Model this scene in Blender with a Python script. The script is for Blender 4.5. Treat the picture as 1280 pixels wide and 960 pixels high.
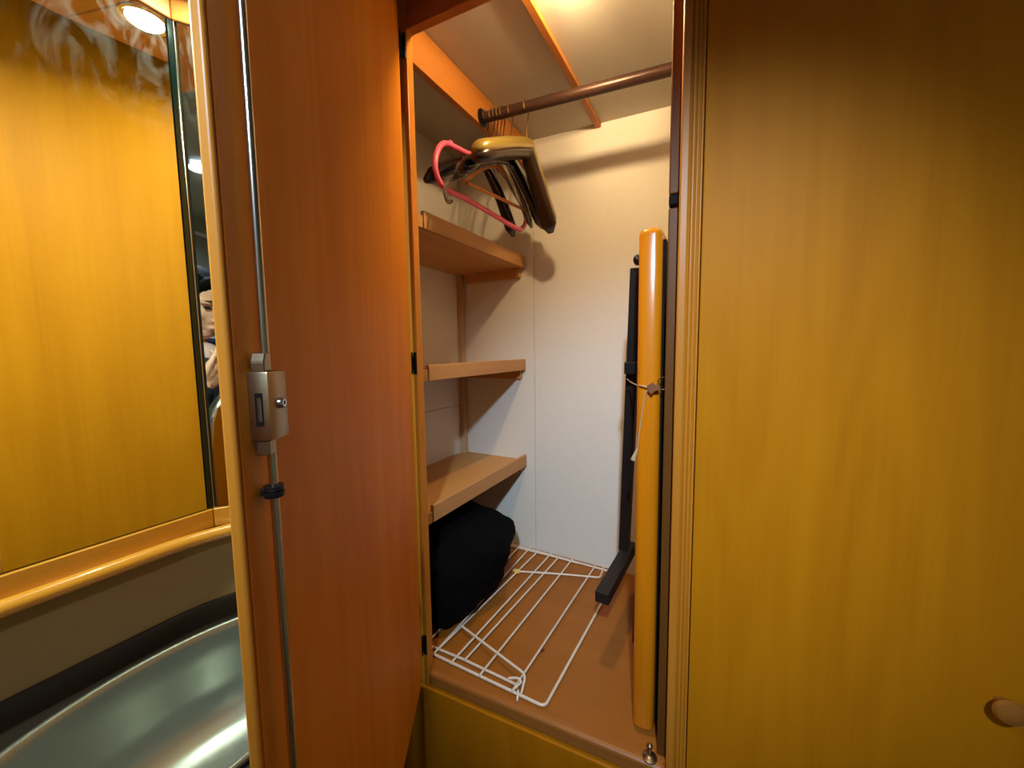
import bpy, bmesh, math, random
from mathutils import Vector as V, Matrix, noise

random.seed(4)
for _o in list(bpy.data.objects): bpy.data.objects.remove(_o)
SC = bpy.context.scene
COL = SC.collection

# ------------------------------------------------------------------ camera
CAM = V((0, 0, 1.32)); FPX = 480.0
_D = V((72, 5400, 480)).normalized()
_Y = V((264, -(264*72+480*480)/5400, 480)).normalized()
_Z = -_D
_X = _Z.cross(_Y)
if _X[0] < 0: _X = -_X
RIGHT = V((_X[0], _Y[0], _Z[0])); DOWN = V((_X[1], _Y[1], _Z[1])); FWD = V((_X[2], _Y[2], _Z[2]))
cd = bpy.data.cameras.new('camera'); cam = bpy.data.objects.new('camera', cd); COL.objects.link(cam)
cd.sensor_fit = 'HORIZONTAL'; cd.sensor_width = 36; cd.lens = FPX/1280*36; cd.clip_start = .004
cam.matrix_world = Matrix(((RIGHT[0], -DOWN[0], -FWD[0], CAM[0]), (RIGHT[1], -DOWN[1], -FWD[1], CAM[1]),
                           (RIGHT[2], -DOWN[2], -FWD[2], CAM[2]), (0, 0, 0, 1)))
SC.camera = cam
# ------------------------------------------------------------------ world and exposure
w = bpy.data.worlds.new('world'); SC.world = w; w.use_nodes = True
w.node_tree.nodes['Background'].inputs[0].default_value = (.6, .7, .8, 1)
w.node_tree.nodes['Background'].inputs[1].default_value = .02
vs = SC.view_settings
vs.view_transform = 'Standard'; vs.look = 'None'; vs.gamma = 1; vs.use_curve_mapping = False; vs.exposure = 0.0
# lamp powers (the lamps themselves are built further down)
P_ROOM, P_BEAM, P_WASH, P_WASH2, P_WARD = 7.0, 74.0, 1.3, 6.4, 35.0
C_ROOM, C_WASH, C_WARD = (.78, 1, 1.22), (.80, 1, .80), (1, .72, .37)

def ray(px, py): return RIGHT*(px-640) + DOWN*(py-480) + FWD*FPX
def hit(px, py, ax, val):
    d = ray(px, py); return CAM + d*((val-CAM[ax])/d[ax])
def hitpl(px, py, p0, nn):
    d = ray(px, py); return CAM + d*((p0-CAM).dot(nn)/d.dot(nn))

# ------------------------------------------------------------------ materials
def lin(r, g, b):
    f = lambda c: (c/255/12.92) if c/255 <= .04045 else ((c/255+.055)/1.055)**2.4
    return (f(r), f(g), f(b), 1)
MATS = {}
def mat(name, col, rough=.5, metal=0, spec=.5, trans=0, noise_amt=0, noise_scale=20, bump=0, coat=0, alpha=1, emit=None, estr=0, sheen=0, ior=1.45, bscale=None):
    m = bpy.data.materials.new(name); m.use_nodes = True; nt = m.node_tree; b = nt.nodes['Principled BSDF']
    b.inputs['Base Color'].default_value = col; b.inputs['Roughness'].default_value = rough; b.inputs['Metallic'].default_value = metal
    b.inputs['Specular IOR Level'].default_value = spec; b.inputs['Transmission Weight'].default_value = trans
    b.inputs['Coat Weight'].default_value = coat; b.inputs['IOR'].default_value = ior; b.inputs['Sheen Weight'].default_value = sheen
    if emit: b.inputs['Emission Color'].default_value = emit; b.inputs['Emission Strength'].default_value = estr
    if noise_amt or bump:
        tc = nt.nodes.new('ShaderNodeTexCoord'); nz = nt.nodes.new('ShaderNodeTexNoise')
        nz.inputs['Scale'].default_value = noise_scale; nz.inputs['Detail'].default_value = 5
        nt.links.new(tc.outputs['Object'], nz.inputs['Vector'])
        if noise_amt:
            mx = nt.nodes.new('ShaderNodeMix'); mx.data_type = 'RGBA'
            mx.inputs[6].default_value = tuple(c*(1-noise_amt) for c in col[:3])+(1,)
            mx.inputs[7].default_value = tuple(min(1, c*(1+noise_amt)) for c in col[:3])+(1,)
            nt.links.new(nz.outputs['Fac'], mx.inputs[0]); nt.links.new(mx.outputs[2], b.inputs['Base Color'])
        if bump:
            bp = nt.nodes.new('ShaderNodeBump'); bp.inputs['Strength'].default_value = bump; bp.inputs['Distance'].default_value = .003
            nt.links.new(nz.outputs['Fac'], bp.inputs['Height']); nt.links.new(bp.outputs['Normal'], b.inputs['Normal'])
    MATS[name] = m; return m

def wood(name, c1, c2, axis='Z', rough=.38, spec=.4, figure=.6, seed=0, coat=0):
    m = bpy.data.materials.new(name); m.use_nodes = True; nt = m.node_tree; N = nt.nodes; L = nt.links
    b = N['Principled BSDF']; b.inputs['Roughness'].default_value = rough; b.inputs['Specular IOR Level'].default_value = spec
    b.inputs['Coat Weight'].default_value = coat
    tc = N.new('ShaderNodeTexCoord')
    def mapped(a, l):
        mp = N.new('ShaderNodeMapping'); s = [a, a, a]; s['XYZ'.index(axis)] = l
        mp.inputs['Scale'].default_value = s; mp.inputs['Location'].default_value = (seed, seed*.7, seed*1.3)
        L.new(tc.outputs['Object'], mp.inputs['Vector']); return mp.outputs['Vector']
    n1 = N.new('ShaderNodeTexNoise'); n1.inputs['Scale'].default_value = 1; n1.inputs['Detail'].default_value = 6; n1.inputs['Roughness'].default_value = .65
    L.new(mapped(150, 4), n1.inputs['Vector'])
    n2 = N.new('ShaderNodeTexNoise'); n2.inputs['Scale'].default_value = 1; n2.inputs['Detail'].default_value = 3; n2.inputs['Distortion'].default_value = .4
    L.new(mapped(16, 1.1), n2.inputs['Vector'])
    wv = N.new('ShaderNodeTexNoise'); wv.inputs['Scale'].default_value = 1; wv.inputs['Detail'].default_value = 1
    L.new(mapped(7, .9), wv.inputs['Vector'])
    ml = N.new('ShaderNodeMath'); ml.operation = 'MULTIPLY'; ml.inputs[1].default_value = 60; L.new(wv.outputs['Fac'], ml.inputs[0])
    sn = N.new('ShaderNodeMath'); sn.operation = 'SINE'; L.new(ml.outputs[0], sn.inputs[0])
    def madd(a, k, c):
        x = N.new('ShaderNodeMath'); x.operation = 'MULTIPLY_ADD'; x.inputs[1].default_value = k
        L.new(a, x.inputs[0])
        if isinstance(c, float): x.inputs[2].default_value = c
        else: L.new(c, x.inputs[2])
        return x.outputs[0]
    t = madd(sn.outputs[0], .10*figure, 0.0)
    t = madd(n1.outputs['Fac'], .55, t)
    t = madd(n2.outputs['Fac'], .9, t)
    mr = N.new('ShaderNodeMapRange'); mr.inputs[1].default_value = .35; mr.inputs[2].default_value = 1.1; L.new(t, mr.inputs[0])
    mx = N.new('ShaderNodeMix'); mx.data_type = 'RGBA'; mx.inputs[6].default_value = c1; mx.inputs[7].default_value = c2
    L.new(mr.outputs[0], mx.inputs[0]); L.new(mx.outputs[2], b.inputs['Base Color'])
    bp = N.new('ShaderNodeBump'); bp.inputs['Strength'].default_value = .05; bp.inputs['Distance'].default_value = .001
    L.new(n1.outputs['Fac'], bp.inputs['Height']); L.new(bp.outputs['Normal'], b.inputs['Normal'])
    MATS[name] = m; return m

wood('wood_door', lin(206, 116, 24), lin(232, 148, 42), 'Z', .46, .14, seed=1)                   # inner side of the wardrobe door
wood('wood_outer', lin(178, 106, 8), lin(198, 124, 14), 'Z', .5, .09, seed=5, figure=.8)       # honey outer laminate
wood('wood_frame', lin(184, 110, 28), lin(206, 132, 42), 'Z', .4, seed=9)
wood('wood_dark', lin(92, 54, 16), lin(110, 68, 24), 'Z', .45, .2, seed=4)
wood('wood_frame_x', lin(150, 90, 34), lin(174, 110, 48), 'X', .4, seed=9)
wood('wood_shelf', lin(186, 132, 70), lin(208, 156, 92), 'Y', .5, seed=3)
wood('wood_lip', lin(170, 118, 66), lin(206, 156, 98), 'Y', .55, seed=13)
wood('wood_beam', lin(168, 100, 36), lin(184, 116, 48), 'Y', .45, seed=7, figure=.3)
wood('wood_floor', lin(144, 84, 22), lin(164, 100, 32), 'X', .5, seed=2, figure=.3)
wood('wood_table', lin(204, 112, 8), lin(224, 136, 18), 'Z', .22, .5, seed=6, figure=.3, coat=.4)
wood('wood_rail', lin(190, 124, 34), lin(208, 144, 50), 'Y', .25, .5, seed=8, figure=.2, coat=.3)
wood('wood_knob', lin(150, 92, 34), lin(176, 112, 46), 'Z', .25, .5, seed=8, figure=.2)
wood('wood_hanger', lin(190, 112, 44), lin(214, 138, 62), 'Y', .35, seed=11, figure=.3)
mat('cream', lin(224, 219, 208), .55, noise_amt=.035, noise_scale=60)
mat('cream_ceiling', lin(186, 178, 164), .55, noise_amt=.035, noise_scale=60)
mat('cream_batten', lin(196, 164, 122), .5, noise_amt=.08, noise_scale=40)
mat('wash_wall', lin(132, 108, 68), .45, noise_amt=.03, noise_scale=30)
mat('room_wall', lin(158, 160, 142), .6, noise_amt=.03, noise_scale=30)
mat('room_ceiling', lin(196, 188, 168), .6, noise_amt=.03, noise_scale=30)
mat('room_floor', lin(90, 66, 46), .5, noise_amt=.2, noise_scale=12)
mat('white_trim', lin(240, 240, 236), .4, noise_amt=.02)
mat('black_plastic', lin(20, 18, 18), .3, noise_amt=.1)
mat('black_gloss', lin(14, 12, 13), .14, coat=.5, noise_amt=.1)
mat('black_velvet', lin(12, 12, 15), .75, noise_amt=.2, noise_scale=90)
mat('black_steel', lin(34, 29, 26), .5, metal=.2, noise_amt=.15, noise_scale=50)
mat('black_laminate', lin(14, 12, 12), .7, spec=.2, noise_amt=.1)
mat('brown_rail', lin(72, 50, 42), .34, metal=.35, noise_amt=.12, noise_scale=40)
mat('chrome', lin(205, 200, 190), .2, metal=1, noise_amt=.05)
mat('nickel', lin(168, 150, 122), .34, metal=1, noise_amt=.08, noise_scale=60)
mat('brass', lin(214, 178, 110), .28, metal=1, noise_amt=.05)
mat('olive', lin(150, 126, 58), .3, metal=.25, noise_amt=.06, coat=.3)
mat('dark_brown', lin(46, 28, 18), .3, noise_amt=.1, coat=.2)
mat('pink', lin(238, 104, 134), .35, noise_amt=.03)
mat('smoke_clear', lin(168, 158, 142), .12, trans=.85, noise_amt=.05)
mat('white_wire', lin(226, 214, 196), .38, noise_amt=.05, noise_scale=80)
mat('rust', lin(110, 62, 30), .8, noise_amt=.2, noise_scale=200)
mat('cream_plastic', lin(224, 190, 96), .5, noise_amt=.08)
mat('black_cloth', lin(7, 7, 9), .95, spec=.1, noise_amt=.25, noise_scale=160, bump=.4)
mat('cord', lin(186, 158, 118), .8, noise_amt=.15, noise_scale=300)
mat('leather', lin(128, 76, 40), .6, noise_amt=.15, noise_scale=120)
mat('glass_edge', lin(10, 24, 20), .12, spec=.7, noise_amt=.15, noise_scale=70)
mat('basin_metal', lin(150, 153, 145), .25, metal=.75, noise_amt=.03, noise_scale=25)
mat('dark_counter', lin(40, 31, 24), .4, noise_amt=.1)
mat('skin', lin(222, 172, 146), .5, noise_amt=.04, noise_scale=50)
mat('hair', lin(15, 12, 11), .7, spec=.06, noise_amt=.3, noise_scale=120, bump=.3)
mat('navy', lin(30, 36, 56), .85, noise_amt=.15, noise_scale=120)
mat('jeans', lin(34, 40, 58), .85, noise_amt=.15, noise_scale=120)
mat('pale_shirt', lin(226, 190, 190), .8, noise_amt=.05)
mat('lip', lin(180, 110, 104), .5, noise_amt=.03)
mat('eye_dark', lin(40, 30, 26), .25, noise_amt=.05)
mat('shoe', lin(60, 58, 58), .7, noise_amt=.1)
mat('lens_cool', lin(255, 250, 240), .4, emit=(1, .95, .86, 1), estr=18, noise_amt=.01)
mat('lens_warm', lin(255, 232, 190), .4, emit=(1, .72, .4, 1), estr=14, noise_amt=.01)

# mirror: silvered glass with wiped smears towards its top
def mirror_mat():
    m = bpy.data.materials.new('mirror_glass'); m.use_nodes = True; nt = m.node_tree; N = nt.nodes; L = nt.links
    b = N['Principled BSDF']; b.inputs['Metallic'].default_value = 1; b.inputs['Base Color'].default_value = (.86, .88, .84, 1)
    tc = N.new('ShaderNodeTexCoord'); nz = N.new('ShaderNodeTexNoise'); nz.inputs['Scale'].default_value = 14; nz.inputs['Detail'].default_value = 7
    nz.inputs['Distortion'].default_value = 2.2
    mp = N.new('ShaderNodeMapping'); mp.inputs['Scale'].default_value = (1, 1.6, .8)
    L.new(tc.outputs['Object'], mp.inputs['Vector']); L.new(mp.outputs['Vector'], nz.inputs['Vector'])
    r = N.new('ShaderNodeMapRange'); r.inputs[1].default_value = .52; r.inputs[2].default_value = .8; r.inputs[3].default_value = .012; r.inputs[4].default_value = .05
    L.new(nz.outputs['Fac'], r.inputs[0]); L.new(r.outputs[0], b.inputs['Roughness'])
    df = N.new('ShaderNodeBsdfDiffuse'); df.inputs['Color'].default_value = (.75, .78, .72, 1)
    n2 = N.new('ShaderNodeTexNoise'); n2.inputs['Scale'].default_value = 9; n2.inputs['Detail'].default_value = 8; n2.inputs['Distortion'].default_value = 3.5
    m2 = N.new('ShaderNodeMapping'); m2.inputs['Scale'].default_value = (2.2, 2.2, 1.0); L.new(tc.outputs['Object'], m2.inputs['Vector']); L.new(m2.outputs['Vector'], n2.inputs['Vector'])
    r2 = N.new('ShaderNodeMapRange'); r2.inputs[1].default_value = .5; r2.inputs[2].default_value = .78; r2.inputs[3].default_value = 0; r2.inputs[4].default_value = .13; L.new(n2.outputs['Fac'], r2.inputs[0])
    sp = N.new('ShaderNodeSeparateXYZ'); L.new(tc.outputs['Object'], sp.inputs[0])
    r3 = N.new('ShaderNodeMapRange'); r3.inputs[1].default_value = .50; r3.inputs[2].default_value = .62; L.new(sp.outputs['Z'], r3.inputs[0])
    mm = N.new('ShaderNodeMath'); mm.operation = 'MULTIPLY'; L.new(r2.outputs[0], mm.inputs[0]); L.new(r3.outputs[0], mm.inputs[1])
    ms = N.new('ShaderNodeMixShader'); L.new(mm.outputs[0], ms.inputs[0]); L.new(b.outputs[0], ms.inputs[1]); L.new(df.outputs[0], ms.inputs[2])
    L.new(ms.outputs[0], N['Material Output'].inputs['Surface'])
    MATS['mirror_glass'] = m
mirror_mat()

# ------------------------------------------------------------------ helpers
def root(o):
    while o.parent: o = o.parent
    return o
def thing(name, label, cat, base=(0, 0, 0), group=None):
    o = bpy.data.objects.new(name, None); o.empty_display_size = .05; COL.objects.link(o); o.location = base
    o['label'] = label; o['category'] = cat
    if group: o['group'] = group
    return o
def obj(name, bm, m, parent=None, smooth=False, label=None, cat=None, kind=None, group=None, recalc=True):
    """bm is in world coordinates; the vertices are stored relative to the thing's base"""
    if recalc: bmesh.ops.recalc_face_normals(bm, faces=bm.faces[:])
    if parent: base = root(parent).location.copy()
    else:
        xs = [v.co for v in bm.verts]
        base = V(((min(c.x for c in xs)+max(c.x for c in xs))/2, (min(c.y for c in xs)+max(c.y for c in xs))/2, min(c.z for c in xs)))
    bmesh.ops.translate(bm, vec=-base, verts=bm.verts[:])
    me = bpy.data.meshes.new(name); bm.to_mesh(me); bm.free()
    if smooth:
        for p in me.polygons: p.use_smooth = True
        if smooth != 'all': me.set_sharp_from_angle(angle=math.radians(40))
    for mm in (m if isinstance(m, (list, tuple)) else [m]): me.materials.append(MATS[mm])
    o = bpy.data.objects.new(name, me); COL.objects.link(o)
    if parent: o.parent = parent
    else: o.location = base
    if label: o['label'] = label
    if cat: o['category'] = cat
    if kind: o['kind'] = kind
    if group: o['group'] = group
    return o
def NB(): return bmesh.new()
def obox(bm, o, ax, ay, az, bev=0, seg=2):
    o, ax, ay, az = V(o), V(ax), V(ay), V(az)
    vs = [bm.verts.new(o+ax*i+ay*j+az*k) for k in (0, 1) for j in (0, 1) for i in (0, 1)]
    fs = [bm.faces.new([vs[i] for i in f]) for f in ((0, 2, 3, 1), (4, 5, 7, 6), (0, 1, 5, 4), (2, 6, 7, 3), (0, 4, 6, 2), (1, 3, 7, 5))]
    if bev:
        es = list({e for f in fs for e in f.edges})
        bmesh.ops.bevel(bm, geom=es, offset=bev, segments=seg, profile=.5, affect='EDGES')
    return bm
def box(bm, lo, hi, bev=0, seg=2):
    lo, hi = V(lo), V(hi)
    return obox(bm, lo, (hi.x-lo.x, 0, 0), (0, hi.y-lo.y, 0), (0, 0, hi.z-lo.z), bev, seg)
def prism(bm, pts, ext, bev=0, seg=2):
    a = [bm.verts.new(V(p)) for p in pts]; b = [bm.verts.new(V(p)+V(ext)) for p in pts]; n = len(pts)
    fs = [bm.faces.new(a[::-1]), bm.faces.new(b)] + [bm.faces.new((a[i], a[(i+1) % n], b[(i+1) % n], b[i])) for i in range(n)]
    if bev: bmesh.ops.bevel(bm, geom=list({e for f in fs for e in f.edges}), offset=bev, segments=seg, profile=.5, affect='EDGES')
    return bm
def smooth_path(pts, n=8, closed=False):
    P = [V(p) for p in pts]; out = []; N = len(P)
    rng = range(N if closed else N-1)
    for i in rng:
        if closed: p0, p1, p2, p3 = P[i-1], P[i], P[(i+1) % N], P[(i+2) % N]
        else: p0, p1, p2, p3 = P[max(i-1, 0)], P[i], P[i+1], P[min(i+2, N-1)]
        for k in range(n):
            t = k/n
            out.append(.5*((2*p1)+(p2-p0)*t+(2*p0-5*p1+4*p2-p3)*t*t+(3*p1-p0-3*p2+p3)*t**3))
    if not closed: out.append(P[-1])
    return out
def round_path(pts, r, n=6):
    """polyline with filleted corners"""
    P = [V(p) for p in pts]; out = [P[0]]
    for i in range(1, len(P)-1):
        a = (P[i-1]-P[i]); b = (P[i+1]-P[i]); rr = min(r, a.length*.45, b.length*.45)
        s = P[i]+a.normalized()*rr; e = P[i]+b.normalized()*rr
        for k in range(n+1):
            t = k/n; out.append(s*(1-t)**2+P[i]*2*t*(1-t)+e*t*t)
    out.append(P[-1]); return out
def tube(bm, pts, r, seg=10, closed=False, caps=True, flat=1.0, up=None):
    P = [V(p) for p in pts]; n = len(P); rings = []
    T = []
    for i in range(n):
        if closed: t = P[(i+1) % n]-P[i-1]
        else: t = P[min(i+1, n-1)]-P[max(i-1, 0)]
        T.append(t.normalized())
    ref = V(up) if up else (V((0, 0, 1)) if abs(T[0].z) < .9 else V((1, 0, 0)))
    u = (ref-T[0]*ref.dot(T[0])).normalized()
    for i in range(n):
        if up: u = (V(up)-T[i]*V(up).dot(T[i])).normalized()
        else: u = (u-T[i]*u.dot(T[i])).normalized()
        v = T[i].cross(u)
        if isinstance(r, (list, tuple)):
            ri = r[i]
        else: ri = r
        ru, rv = ri if isinstance(ri, (list, tuple)) else (ri, ri*flat)
        rings.append([bm.verts.new(P[i]+u*ru*math.cos(2*math.pi*k/seg)+v*rv*math.sin(2*math.pi*k/seg)) for k in range(seg)])
    m = n if closed else n-1
    for i in range(m):
        a, b = rings[i], rings[(i+1) % n]
        for k in range(seg): bm.faces.new((a[k], a[(k+1) % seg], b[(k+1) % seg], b[k]))
    if caps and not closed: bm.faces.new(rings[0][::-1]); bm.faces.new(rings[-1])
    return bm
def lathe(bm, prof, c, axis=(0, 0, 1), seg=24, sx=1, sy=1):
    c = V(c); az = V(axis).normalized(); ax = az.orthogonal().normalized(); ay = az.cross(ax)
    if abs(az.z) > .99: ax, ay = V((1, 0, 0)), V((0, 1, 0))
    rings = []
    for r, h in prof:
        if r < 1e-6: rings.append([bm.verts.new(c+az*h)])
        else: rings.append([bm.verts.new(c+az*h+ax*r*sx*math.cos(2*math.pi*k/seg)+ay*r*sy*math.sin(2*math.pi*k/seg)) for k in range(seg)])
    for a, b in zip(rings, rings[1:]):
        for k in range(seg):
            k2 = (k+1) % seg
            if len(a) == 1 and len(b) == 1: continue
            if len(a) == 1: bm.faces.new((a[0], b[k2], b[k]))
            elif len(b) == 1: bm.faces.new((a[k], a[k2], b[0]))
            else: bm.faces.new((a[k], a[k2], b[k2], b[k]))
    return bm
def ball(bm, c, r, rot=None, u=20, v=14):
    r = (r, r, r) if not isinstance(r, (list, tuple)) else r
    mt = Matrix.Translation(V(c)) @ (rot.to_4x4() if rot else Matrix.Identity(4)) @ Matrix.Diagonal((*r, 1))
    bmesh.ops.create_uvsphere(bm, u_segments=u, v_segments=v, radius=1, matrix=mt); return bm
def limb(bm, p, q, r1, r2):
    p, q = V(p), V(q); n = max(2, int((q-p).length/(min(r1, r2)*.5))+1)
    tube(bm, [p+(q-p)*(i/n) for i in range(n+1)], [r1+(r2-r1)*(i/n) for i in range(n+1)], 14)
    ball(bm, p, r1*.995, u=14, v=10); ball(bm, q, r2*.995, u=14, v=10)
def remesh(bm, voxel, smooth_n=4):
    me = bpy.data.meshes.new('tmp'); bm.to_mesh(me); bm.free()
    o = bpy.data.objects.new('tmp', me); COL.objects.link(o)
    md = o.modifiers.new('r', 'REMESH'); md.mode = 'VOXEL'; md.voxel_size = voxel
    if smooth_n: s = o.modifiers.new('s', 'SMOOTH'); s.iterations = smooth_n; s.factor = .5
    dg = bpy.context.evaluated_depsgraph_get(); me2 = bpy.data.meshes.new_from_object(o.evaluated_get(dg))
    bpy.data.objects.remove(o); b2 = bmesh.new(); b2.from_mesh(me2); bpy.data.meshes.remove(me2); return b2
def Q(x, y, z): return V((x, y, z))

# ------------------------------------------------------------------ layout constants (metres)
FL = V((-.548, .582, 0)); FE = V((.9978, .0658, 0)); FN = V((.0658, -.9978, 0))      # wardrobe front: start, along, towards the viewer
BACK = 1.15; ZF = .632
def FP(s, off, z): return FL + FE*s + FN*off + V((0, 0, z))
HG = V((-.548, .582, 0)); FR = V((-.2625, .122, 0))                                    # open door: hinge side and free edge
DE = (FR-HG).normalized(); DN = V((-DE.y, DE.x, 0)); DW = (FR-HG).length
if DN.dot(-FR) < 0: DN = -DN
def DP(s, z, off=0): return HG + DE*s + DN*off + V((0, 0, z))
def dhit(px, py, off=0):
    p = hitpl(px, py, HG+DN*off, DN); return (p-HG).dot(DE), p.z
W = -.65; MY = .265; MZ0, MZ1 = 1.097, 1.754
MA = math.radians(34.7); MDIR = V((math.sin(MA), math.cos(MA), 0)); MN = V((math.cos(MA), -math.sin(MA), 0)); MC = V((W, MY, 0)); MW = .15

# ================================================================== THE ROOM SHELL
def struct(name, bm, m, parent=None, label=None): return obj(name, bm, m, parent, kind=None if parent else 'structure', label=label)
ZC = 2.0
struct('floor', box(NB(), (-1.0, -1.1, -.03), (1.25, 1.25, 0)), 'room_floor', label='dark floor of the narrow passage')
struct('ceiling', box(NB(), (-1.0, -1.1, ZC), (1.25, 1.25, ZC+.03)), 'room_ceiling', label='pale ceiling of the passage')
struct('wall_left', box(NB(), (W-.03, -1.1, 0), (W, MY, ZC)), 'wash_wall', label='pale wall behind the wash basin and the large mirror')
b = NB(); obox(b, MC, MDIR*MW, -MN*.02, (0, 0, ZC)); struct('wall_corner', b, 'wash_wall', label='short angled wall turning the corner beside the wash basin')
e2 = MC+MDIR*MW
b = NB(); prism(b, [e2, e2-MN*.02, V((-.67, .57, 0)), V((-.645, .573, 0))], (0, 0, ZC)); struct('wall_partition', b, 'wash_wall', label='partition between wash corner and wardrobe')
struct('wall_back', box(NB(), (-1.0, -1.1, 0), (1.25, -1.07, ZC)), 'room_wall', label='grey-green wall behind the photographer seen in the mirror')
struct('wall_right', box(NB(), (1.2, -1.07, 0), (1.23, 1.25, ZC)), 'room_wall', label='wall closing the passage on the right')
struct('trim_1', box(NB(), (-.64, -1.07, 1.915), (1.2, -1.055, 1.93), .002), 'white_trim', label='white trim strip high on the rear wall')

# ================================================================== WARDROBE
WR = thing('wardrobe', 'open built-in wooden wardrobe with cream lining, three side shelves and open door', 'wardrobe', (-.4, .87, 0))
SEAM = -.546
obj('back_panel', box(NB(), (-.86, BACK, 0), (SEAM-.0007, BACK+.008, 1.99), .0008, 1), 'cream', WR)
obj('back_panel', box(NB(), (SEAM+.0007, BACK, 0), (.05, BACK+.008, 1.99), .0008, 1), 'cream', WR)
obj('side_panel', box(NB(), (-.85, .60, ZF), (-.84, BACK, 1.1222), .001, 1), 'cream', WR)
obj('side_panel', box(NB(), (-.85, .60, 1.1235), (-.84, BACK, 1.99), .001, 1), 'cream', WR)
obj('side_panel', box(NB(), (.03, .635, 0), (.05, BACK, 1.98)), 'cream', WR)
b = NB(); tube(b, [(-.826, 1.138, ZF), (-.83, 1.137, 1.3), (-.829, 1.138, 1.585)], .013, 4, up=(1, 1, 0)); obj('corner_batten', b, 'cream_batten', WR)
def czl(x): return 1.9665-.047*(x+.34)
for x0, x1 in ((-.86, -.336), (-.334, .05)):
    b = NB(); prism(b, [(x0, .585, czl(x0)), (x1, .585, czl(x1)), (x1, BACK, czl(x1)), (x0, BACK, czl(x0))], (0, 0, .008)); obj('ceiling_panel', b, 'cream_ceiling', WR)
b = NB(); prism(b, [(-.343, .60, czl(-.343)-.0115), (-.327, .60, czl(-.327)-.0115), (-.327, BACK-.002, czl(-.327)-.0115), (-.343, BACK-.002, czl(-.343)-.0115)], (0, 0, .0115), .0012, 1)
obj('ceiling_batten', b, 'wood_beam', WR)
obj('rail_board', box(NB(), (-.576, .602, 1.894), (-.56, BACK-.001, 1.976), .0015), 'wood_beam', WR)
b = NB(); prism(b, [FP(-.32, -.012, ZF-.014), FP(.585, -.012, ZF-.014), V((.03, BACK, ZF-.014)), V((-.86, BACK, ZF-.014))], (0, 0, .014)); obj('floor_board', b, 'wood_floor', WR)
# front frame
b = NB(); obox(b, FP(-.30, -.018, .6), FE*.3135, FN*.018, (0, 0, 1.4), .0015); obj('stile', b, 'wood_frame', WR)
b = NB(); obox(b, FP(.0135, -.018, 1.915), FE*.49, FN*.018, (0, 0, .083), .0015); obj('header', b, 'wood_frame_x', WR)
b = NB(); obox(b, FP(.0135, -.022, .600), FE*.474, FN*.022, (0, 0, .0322), .007, 3); obj('bottom_rail', b, 'wood_frame_x', WR)
b = NB(); obox(b, FP(-.12, -.018, 0), FE*.6065, FN*.021, (0, 0, .5985), .004, 3); obj('lower_panel', b, 'wood_outer', WR)
# boards standing at the right-hand jamb, upper one ending in a black cap
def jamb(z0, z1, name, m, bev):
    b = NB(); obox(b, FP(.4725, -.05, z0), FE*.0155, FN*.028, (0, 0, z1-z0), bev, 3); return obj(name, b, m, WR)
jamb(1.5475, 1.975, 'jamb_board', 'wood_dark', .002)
jamb(1.5310, 1.5475, 'end_cap', 'black_laminate', .003)
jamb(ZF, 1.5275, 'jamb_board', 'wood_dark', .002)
# clothes rail
RA = V((-.5600, .88, 1.9122)); RB = V((.03, .9135, 1.8868))
def railp(x): return RA+(RB-RA)*((x-RA.x)/(RB.x-RA.x))
rl = obj('clothes_rail', tube(NB(), [RA, RB], .0128, 20), 'brown_rail', WR, True)
b = NB(); lathe(b, [(0, 0), (.022, 0), (.022, .002), (.0165, .003), (.0165, .005), (.0135, .005)], RA, (1, 0, 0), 20); obj('rail_socket', b, 'black_plastic', rl, True)
# shelves with front lip and wall cleat
for z, zl0, zl1, nm in ((1.590, 1.585, 1.623, 'top'), (1.2565, 1.2525, 1.289, 'middle'), (.937, .924, .964, 'bottom')):
    sh = obj('shelf', box(NB(), (-.84, .642, z-.004), (-.586, BACK, z+.008), .001, 1), 'wood_shelf', WR)
    obj('lip', box(NB(), (-.586, .664, zl0), (-.576, BACK-.004, zl1), .0015), 'wood_lip', sh)
    obj('lip_end', box(NB(), (-.586, .628, zl0), (-.577, .661, zl0+.026), .001), 'wood_lip', sh)
    obj('cleat', box(NB(), (-.806, BACK-.014, z-.034), (-.592, BACK, z-.004), .001), 'wood_shelf', sh)

# ---- open door with rod lock
DT = .0076
b = NB(); obox(b, DP(.017, .622, -DT), DE*(DW-.021), DN*DT, (0, 0, 1.36), .001, 1); DR = obj('door', b, ['wood_door', 'wood_outer'], WR, label='wardrobe door standing open, honey outside and orange-brown inside')
for p in DR.data.polygons:
    if p.normal.dot(-DN) > .9: p.material_index = 1
b = NB(); obox(b, DP(DW-.004, .622, -DT), DE*.0042, DN*DT, (0, 0, 1.36), .0018, 3); obj('edge_band', b, 'wood_frame', DR)
SR = DW-.0245
tz = lambda z0, z1: [DP(SR, z0, .0075), DP(SR, z1, .0075)]
obj('lock_rod', tube(NB(), [DP(SR+.001, .64, .0075), DP(SR, 1.3, .0075), DP(SR-.003, 1.97, .0075)], .0029, 12), 'chrome', DR, True)
b = NB(); obox(b, DP(SR-.013, 1.262, 0), DE*.0225, DN*.0135, (0, 0, .046), .0012, 2); obj('lock_case', b, 'nickel', DR, True, label='nickel rim lock case')
b = NB(); obox(b, DP(SR+.0092, 1.272, .0045), DE*.0006, DN*.005, (0, 0, .022)); obj('latch_slot', b, 'black_plastic', DR)
b = NB(); obox(b, DP(SR+.0094, 1.275, .0058), DE*.0008, DN*.0026, (0, 0, .016), .0003, 1); obj('latch', b, 'chrome', DR)
b = NB(); lathe(b, [(0, .0032), (.0026, .0032), (.0036, .0022), (.0038, 0)], DP(SR-.003, 1.286, .0135), DN, 18); obj('lock_cylinder', b, 'chrome', DR, True)
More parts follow.
